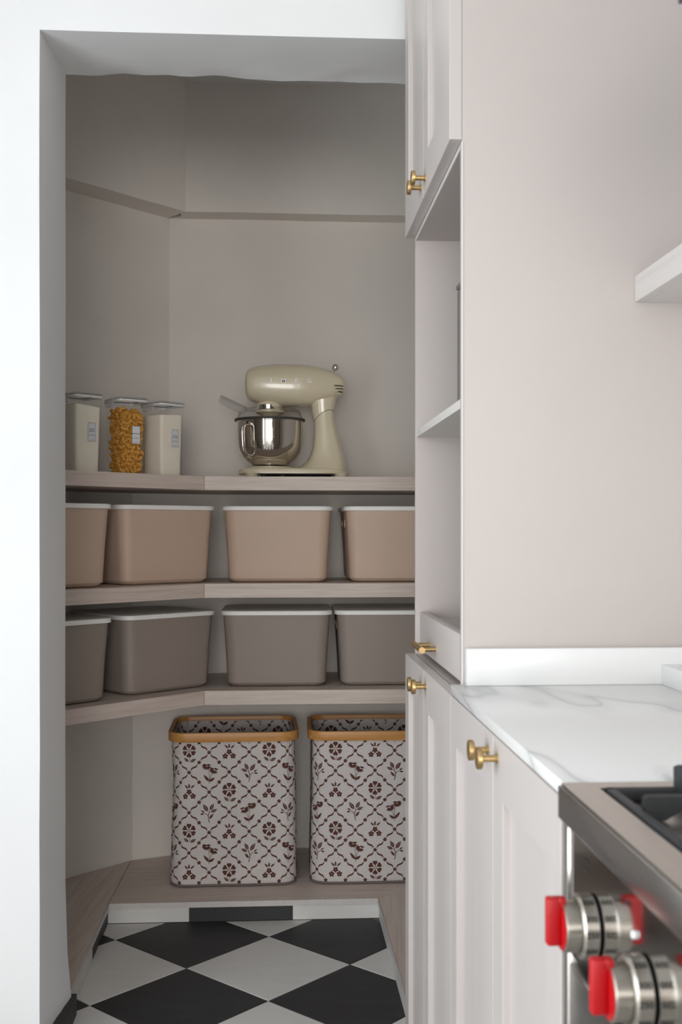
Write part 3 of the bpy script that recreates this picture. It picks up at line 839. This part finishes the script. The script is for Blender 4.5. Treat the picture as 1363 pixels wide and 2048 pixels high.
# base with cut-out and feet
bm = bmesh.new()
def brect(i, z, x0=285, x1=1200, hy=.088): return rrect((mx_(x1)-mx_(x0))/2-i, hy-i, .075-i if i < .05 else .03, z, 10, (mx_(x1)+mx_(x0))/2, 0)
add_rings(bm, [brect(.003, mz_(1098)), brect(0, mz_(1094)), brect(0, mz_(1066)), brect(.003, mz_(1054)), brect(.010, mz_(1048))]); base = build('base', bm, M['cream'], mx, sharp=50)
for x0, x1 in ((340, 455), (1090, 1200)):
    bm = bmesh.new(); add_rings(bm, [rrect((x1-x0)/2*K-.002, .080, .02, 0.0005, 6, mx_((x0+x1)/2), 0), rrect((x1-x0)/2*K, .086, .022, mz_(1100), 6, mx_((x0+x1)/2), 0), rrect((x1-x0)/2*K+.006, .0875, .024, mz_(1092), 6, mx_((x0+x1)/2), 0)])
    build('base_foot', bm, M['cream'], base, sharp=50)
bm = bmesh.new(); add_box(bm, mx_(470), mx_(1080), -.070, .070, mz_(1104), mz_(1094)); build('underside', bm, M['rubber'], base)
for px in (500, 660):
    bm = bmesh.new(); add_lathe(bm, [(.009, 0.0005), (.010, .004), (.010, mz_(1100))], mx_(px), -.05, 0, 14, True, True); build('rubber_foot', bm, M['rubber'], base)
bm = bmesh.new(); add_lathe(bm, [(.078, mz_(1056)), (.076, mz_(1040)), (.070, mz_(1033)), (.058, mz_(1029))], bx, 0, 0, 40, True, True); build('bowl_plate', bm, M['cream'], base, sharp=50)
# speed lever, vents, lettering, cord
bm = bmesh.new(); add_tube(bm, [(mx_(1090), -.012, mz_(235)), (mx_(1104), -.014, mz_(195))], .0022, 8); lv = build('speed_lever', bm, M['chrome'], mx)
bm = bmesh.new(); bmesh.ops.create_uvsphere(bm, u_segments=20, v_segments=12, radius=.0115, matrix=Matrix.Translation((mx_(1107), -.014, mz_(183)))); build('lever_ball', bm, M['chrome'], lv, smooth=True)
def head_y(px, py):
    for (p0, t0, b0, w0), (p1, t1, b1, w1) in zip(st, st[1:]):
        if p0 <= px <= p1:
            k = (px-p0)/(p1-p0); t, b, w_ = t0+(t1-t0)*k, b0+(b1-b0)*k, w0+(w1-w0)*k
            q = min(1, abs(py-(t+b)/2)/((b-t)/2)); return -.064*w_*(1-q**2.35)**(1/2.35)
    return -.03
slots = []
for x0, x1, py in ((1095, 1170, 349), (1111, 1171, 373), (1126, 1166, 397)):
    bm = bmesh.new(); n = 6; r_ = []
    for k in range(n+1):
        px = x0+(x1-x0)*k/n; y_ = head_y(px, py)
        r_.append([(mx_(px), y_+.0022, mz_(py-6)), (mx_(px), y_+.0022, mz_(py+6)), (mx_(px), y_+.0045, mz_(py+6)), (mx_(px), y_+.0045, mz_(py-6))])
    add_rings(bm, r_); build('vent_dark_fill', bm, M['rubber'], mx)  # black strip added inside each slot, painting in the shade of its open interior
    slots.append([[(mx_(px), head_y(px, py)-.006, mz_(py-4)), (mx_(px), head_y(px, py)-.006, mz_(py+4)), (mx_(px), head_y(px, py)+.004, mz_(py+4)), (mx_(px), head_y(px, py)+.004, mz_(py-4))] for px in (x0, (x0+x1)/2, x1)])
cut(head, slots)
for ch_, px in zip('SMEG', (559, 664, 771, 881)):
    me = text_mesh(ch_, .0185, .0009, offset=.00005)
    for v in me.vertices: v.co.x *= 1.12
    o = link('brand_letter', me, M['letter'], head); o.location = (mx_(px), head_y(px, 318)-.0006, mz_(318)); o.rotation_euler = (R(90), 0, 0)
bm = bmesh.new(); add_tube(bm, smooth_path([(mx_(1185), .05, .012), (mx_(1230), .06, .008), (mx_(1290), .09, .0045), (mx_(1300), .15, .0045), (mx_(1200), .19, .0045)], 6), .0036, 8); build('power_cord', bm, M['rubber'], mx, smooth=True)

# ================================================================== TALL CABINET
FX, CX = .280, .302                                     # door face, carcass front edge
def shaker(name, y0, y1, z0, z1, parent, stile=.058, rail=.072, fx=FX, t=.0195, rec=.0088):
    bm = bmesh.new()
    P = lambda x, y, z: bm.verts.new((x, y, z))
    def ring(x, i, j): return [P(x, y0+i, z0+j), P(x, y1-i, z0+j), P(x, y1-i, z1-j), P(x, y0+i, z1-j)]
    rs = [ring(fx+t, 0, 0), ring(fx+.001, 0, 0), ring(fx, .001, .001), ring(fx, stile, rail), ring(fx+.001, stile+.0006, rail+.0006), ring(fx+rec, stile+.0012, rail+.0012)]
    for a, b in zip(rs, rs[1:]):
        for i in range(4): bm.faces.new((a[i], a[(i+1) % 4], b[(i+1) % 4], b[i]))
    bm.faces.new(rs[0]); bm.faces.new(rs[-1])
    return build(name, bm, M['cab'], parent)
def knob(parent, y, z, fx=FX):
    bm = bmesh.new()
    add_lathe(bm, [(.0062, 0), (.0062, -.0015), (.0046, -.003), (.0046, -.019), (.0125, -.0196), (.0135, -.0206), (.0135, -.0255), (.0128, -.0266)], fx, y, z, 24, True, True, axis='x')
    return build('knob', bm, M['brass'], parent, sharp=40)
TY0, TY1, TTOP = 1.755, 2.352, 2.56
tall = thing('tall_cabinet', 'tall off-white cabinet with shaker doors, open niche and drawer beside the doorway', 'cabinet')
XB = KX1-.004
pt = .018
box('side_panel', (CX-.002, XB, TY0, TY0+pt, .10, TTOP), M['cab_in'], tall, bev=.0016)
box('side_panel', (CX-.002, XB, TY1-.012, TY1, .10, TTOP), M['cab_in'], tall, bev=.001)
box('back_panel', (XB-.02, XB-.004, TY0+pt, TY1-.012, .10, TTOP), M['cab_in'], tall)
for nm, z0, z1 in (('bottom_board', .10, .118), ('counter_board', .857, .8735), ('niche_ceiling', 1.7535, 1.7705), ('top_board', TTOP-.018, TTOP)):
    box(nm, (CX, XB-.02, TY0+pt, TY1-.012, z0, z1), M['cab_in'], tall)
box('edge_strip', (CX-.0012, CX-.0002, TY0+pt+.0002, TY1-.0122, 1.7535, 1.7705), M['edge'], tall)
box('niche_shelf', (CX, XB-.02, TY0+pt, TY1-.012, 1.3345, 1.3495), M['edge'], tall)
box('drawer_top_board', (CX+.03, XB-.02, TY0+pt, TY1-.012, .934, .950), M['cab_in'], tall)
box('toe_kick', (CX+.06, CX+.075, TY0, TY1, .0005, .10), M['cab_in'], tall)
box('edge_strip', (CX-.0026, CX-.0005, TY0-.0008, TY0+.004, .876, 1.7585), M['edge'], tall)
GY = 2.058
d1 = shaker('door', GY+.0012, TY1, .014, .8730, tall); knob(d1, 2.094, .843)
d2 = shaker('door', 1.7455, GY-.0012, .014, .8730, tall); knob(d2, 2.031, .847)
GU = 2.066
d3 = shaker('door', GU+.0012, TY1+.004, 1.7625, TTOP, tall); knob(d3, 2.098, 1.7905)
d4 = shaker('door', TY0+.0005, GU-.0012, 1.7625, TTOP, tall); knob(d4, 2.038, 1.7900)
dr = box('drawer_front', (.309, .328, TY0+pt+.002, TY1-.014, .8845, .9625), M['cab'], tall, bev=.001)
bm = bmesh.new()
hz = .908
add_tube(bm, [(.2800, 2.085, hz), (.2800, 2.205, hz)], .0062, 14)
for yy in (2.105, 2.185): add_tube(bm, [(.2800, yy, hz), (.309, yy, hz)], .0048, 12)
build('handle', bm, M['brass'], dr, sharp=40)
gb = thing('grey_box', 'dark grey flat-sided box tucked in the cabinet niche', 'box', (.5, 2.0, 1.3496)); gb.location = (0, 0, 0)
box('body', (.368, .62, 1.86, 2.215, 1.3500, 1.6200), M['greybox'], gb, bev=.006)
box('lid', (.366, .622, 1.858, 2.217, 1.6202, 1.6300), M['greybox'], gb, bev=.003)

# ================================================================== BASE CABINET + COUNTER
basec = thing('base_cabinet', 'off-white shaker base cabinet under the quartz counter', 'cabinet')
BY0, BY1 = 1.068, 1.744
box('body', (CX-.001, XB, BY0, BY1, .10, .8700), M['cab_in'], basec)
box('toe_kick', (CX+.06, CX+.075, BY0, BY1, .0005, .0995), M['cab_in'], basec)
GB = 1.404
d5 = shaker('door', GB+.0012, BY1-.0005, .014, .8730, basec); knob(d5, 1.434, .848)
d6 = shaker('door', BY0, GB-.0012, .014, .8730, basec); knob(d6, 1.3755, .849)
ct = thing('quartz_counter', 'white veined quartz counter with a low upstand against the tall cabinet', 'counter')
box('worktop', (.2815, XB, 1.052, TY0-.0012, .8745, .8895), M['quartz'], ct, bev=.0012)
box('upstand', (.3045, XB, TY0-.0205, TY0-.0014, .8896, .9480), M['quartz_plain'], ct, bev=.001)
box('rear_ledge', (.6185, XB, 1.052, TY0-.0208, .8896, .9215), M['quartz_plain'], ct, bev=.001)

# floating shelf and hood on the right wall
fs = tag(box('floating_shelf', (.5815, XB+.003, 1.26, TY0-.001, 1.505, 1.547), M['wood_white'], None, bev=.0006, seg=1), 'pale wooden floating shelf butted against the tall cabinet side', 'shelf')
hd_ = thing('range_hood', 'dark grey range hood above the cooker', 'hood')
bm = bmesh.new(); add_prism(bm, [(.372, .31), (XB, .31), (XB, 1.0), (.372, 1.0)], 1.622, 1.68); build('canopy', bm, M['hood'], hd_)
bm = bmesh.new(); add_rings(bm, [[(.36, .305, 1.68), (XB, .305, 1.68), (XB, 1.004, 1.68), (.36, 1.004, 1.68)], [(.60, .50, 1.95), (XB, .50, 1.95), (XB, .83, 1.95), (.60, .83, 1.95)]]); build('hood_cone', bm, M['hood'], hd_)
box('flue', (.62, XB, .52, .81, 1.95, CEIL-.002), M['hood'], hd_)

# ================================================================== RANGE COOKER
rg = thing('range_cooker', 'stainless steel range cooker with red-handled knobs beside the base cabinet', 'cooker')
RY0, RY1, PX = .290, 1.062, .284
box('body', (.318, XB, RY0+.002, RY1-.004, .09, .8600), M['steel'], rg)
box('plinth', (.36, XB, RY0+.01, RY1-.01, .0005, .09), M['rubber'], rg)
# steel top: a rim around a shallow burner well
bm = bmesh.new()
wx0, wx1, wy0, wy1, ZR = .306, .80, .40, 1.026, .8925
for b_ in ((.276, wx0, RY0, RY1-.012), (wx1, XB, RY0, RY1-.012), (wx0, wx1, RY0, wy0), (wx0, wx1, wy1, RY1-.012)):
    add_box(bm, b_[0], b_[1], b_[2], b_[3], .8610, ZR)
add_box(bm, wx0, wx1, wy0, wy1, .8610, .8820)
build('cooktop', bm, M['steel_top'], rg)
box('front_band', (.2725, .276, RY0, RY1-.012, .8590, .8905), M['steel'], rg, bev=.0015)
cp = box('control_panel', (PX, .3175, RY0+.014, RY1-.016, .730, .8585), M['panel'], rg)
box('side_trim', (PX-.003, .3175, RY1-.0155, RY1-.004, .10, .8585), M['steel'], rg, bev=.0008)
bm = bmesh.new(); add_box(bm, PX-.0004, PX, .984, .998, .8325, .8355); add_box(bm, PX-.0004, PX, .984, .998, .8235, .8265); add_box(bm, PX-.0004, PX, .868, .880, .834, .837)
build('printed_marks', bm, M['rubber'], cp)
bm = bmesh.new(); add_lathe(bm, [(.0034, 0), (.0034, -.002), (.0026, -.003)], PX, .856, .8165, 18, True, True, axis='x'); build('white_indicator', bm, M['whiteled'], cp, sharp=40)
for ky, zk in ((.9700, .7830), (.8320, .7820), (.6925, .7820), (.5515, .7820)):
    bm = bmesh.new()
    add_lathe(bm, [(.0278, -.001), (.0278, -.0018)], PX, ky, zk, 40, True, True, axis='x'); kn = build('control_knob', bm, M['rubber'], rg, sharp=40)
    bm = bmesh.new()
    add_lathe(bm, [(.0275, -.0018), (.0280, -.0022), (.0280, -.0135), (.0265, -.0155), (.0245, -.0160), (.0245, -.0145), (.0225, -.0145), (.0220, -.0285), (.0205, -.0295)], PX, ky, zk, 40, True, True, axis='x')
    build('dial', bm, M['nickel'], kn, sharp=35)
    bm = bmesh.new(); add_lathe(bm, [(.0202, -.0292), (.0202, -.0302), (.018, -.0306)], PX, ky, zk, 36, True, True, axis='x'); build('red_face', bm, M['red'], kn, sharp=40)
    bm = bmesh.new(); add_box(bm, PX-.0430, PX-.0300, ky-.0055, ky+.0055, zk-.0160, zk+.0265, bev=.0022, seg=3)
    add_box(bm, PX-.0345, PX-.0255, ky-.0055, ky+.0055, zk+.0165, zk+.0265, bev=.0018, seg=2)
    build('red_handle', bm, M['red'], kn, sharp=40)
    for txt, a in (('350', 62), ('300', 30), ('250', 2), ('200', -30)):
        me = text_mesh(txt, .0072, 0, offset=.0002)
        o = link('numeral', me, M['rubber'], kn)
        ra = R(180-a)                                       # around the dial, side facing the viewer
        ny, nz = -math.cos(R(a)), math.sin(R(a))
        zax = Vector((0, ny, nz)); xax = Vector((1, 0, 0)); yax = zax.cross(xax)
        mtx = Matrix((( xax.x, yax.x, zax.x), (xax.y, yax.y, zax.y), (xax.z, yax.z, zax.z))).to_4x4()
        o.matrix_local = Matrix.Translation((PX-.0085, ky+ny*.0282, zk+nz*.0282)) @ mtx
od = box('oven_door', (PX-.001, .3175, RY0+.014, RY1-.014, .20, .7200), M['steel'], rg, bev=.002)
box('oven_window', (PX-.0022, PX-.0008, RY0+.10, RY1-.085, .28, .54), M['glassdark'], od)
bm = bmesh.new(); add_tube(bm, [(PX-.045, RY0+.05, .600), (PX-.045, RY1-.045, .600)], .011, 16)
for yy in (RY0+.09, RY1-.085): add_box(bm, PX-.045, PX+.0005, yy-.009, yy+.009, .591, .609, bev=.002)
build('door_handle', bm, M['steel'], od, sharp=40)
# cast iron grate standing on the cooktop
gr = thing('burner_grate', 'black cast-iron burner grate on the steel cooktop', 'grate')
Z0 = .8825
gx0, gx1, gy0, gy1 = .309, .760, .66, 1.022
bm = bmesh.new()
for b in ((gx0, gx1, gy1-.010, gy1), (gx0, gx1, gy0, gy0+.010), (gx0, gx0+.010, gy0, gy1), (gx1-.010, gx1, gy0, gy1)):
    add_box(bm, b[0], b[1], b[2], b[3], Z0+.0005, Z0+.012, bev=.002)
build('frame', bm, M['iron'], gr, sharp=40)
for yy in (.945, .84, .735):
    bm = bmesh.new()
    prof = [(gx0+.012, Z0+.0005), (gx0+.03, Z0+.0005), (gx0+.05, Z0+.012), (gx1-.05, Z0+.012), (gx1-.03, Z0+.0005), (gx1-.012, Z0+.0005), (gx1-.012, Z0+.022), (gx0+.014, Z0+.022), (gx0+.012, Z0+.020)]
    add_rings(bm, [[(a, yy-.004, b) for a, b in prof], [(a, yy+.004, b) for a, b in prof]])
    build('finger', bm, M['iron'], gr)
for xx in (.380, .56, .70):
    bm = bmesh.new()
    prof = [(gy1-.030, Z0+.011), (gy1, Z0+.006), (gy1+.001, Z0+.030), (gy1-.010, Z0+.034), (gy1-.060, Z0+.024), (gy1-.060, Z0+.016)]
    add_rings(bm, [[(xx-.004, a, b) for a, b in prof], [(xx+.004, a, b) for a, b in prof]])
    build('prong', bm, M['iron'], gr)
bm = bmesh.new(); add_lathe(bm, [(.05, .0004), (.05, .005), (.034, .006), (.034, .010), (.030, .0115)], .53, .79, Z0-.0003, 32, True, True); build('burner', bm, M['iron'], rg, sharp=40)
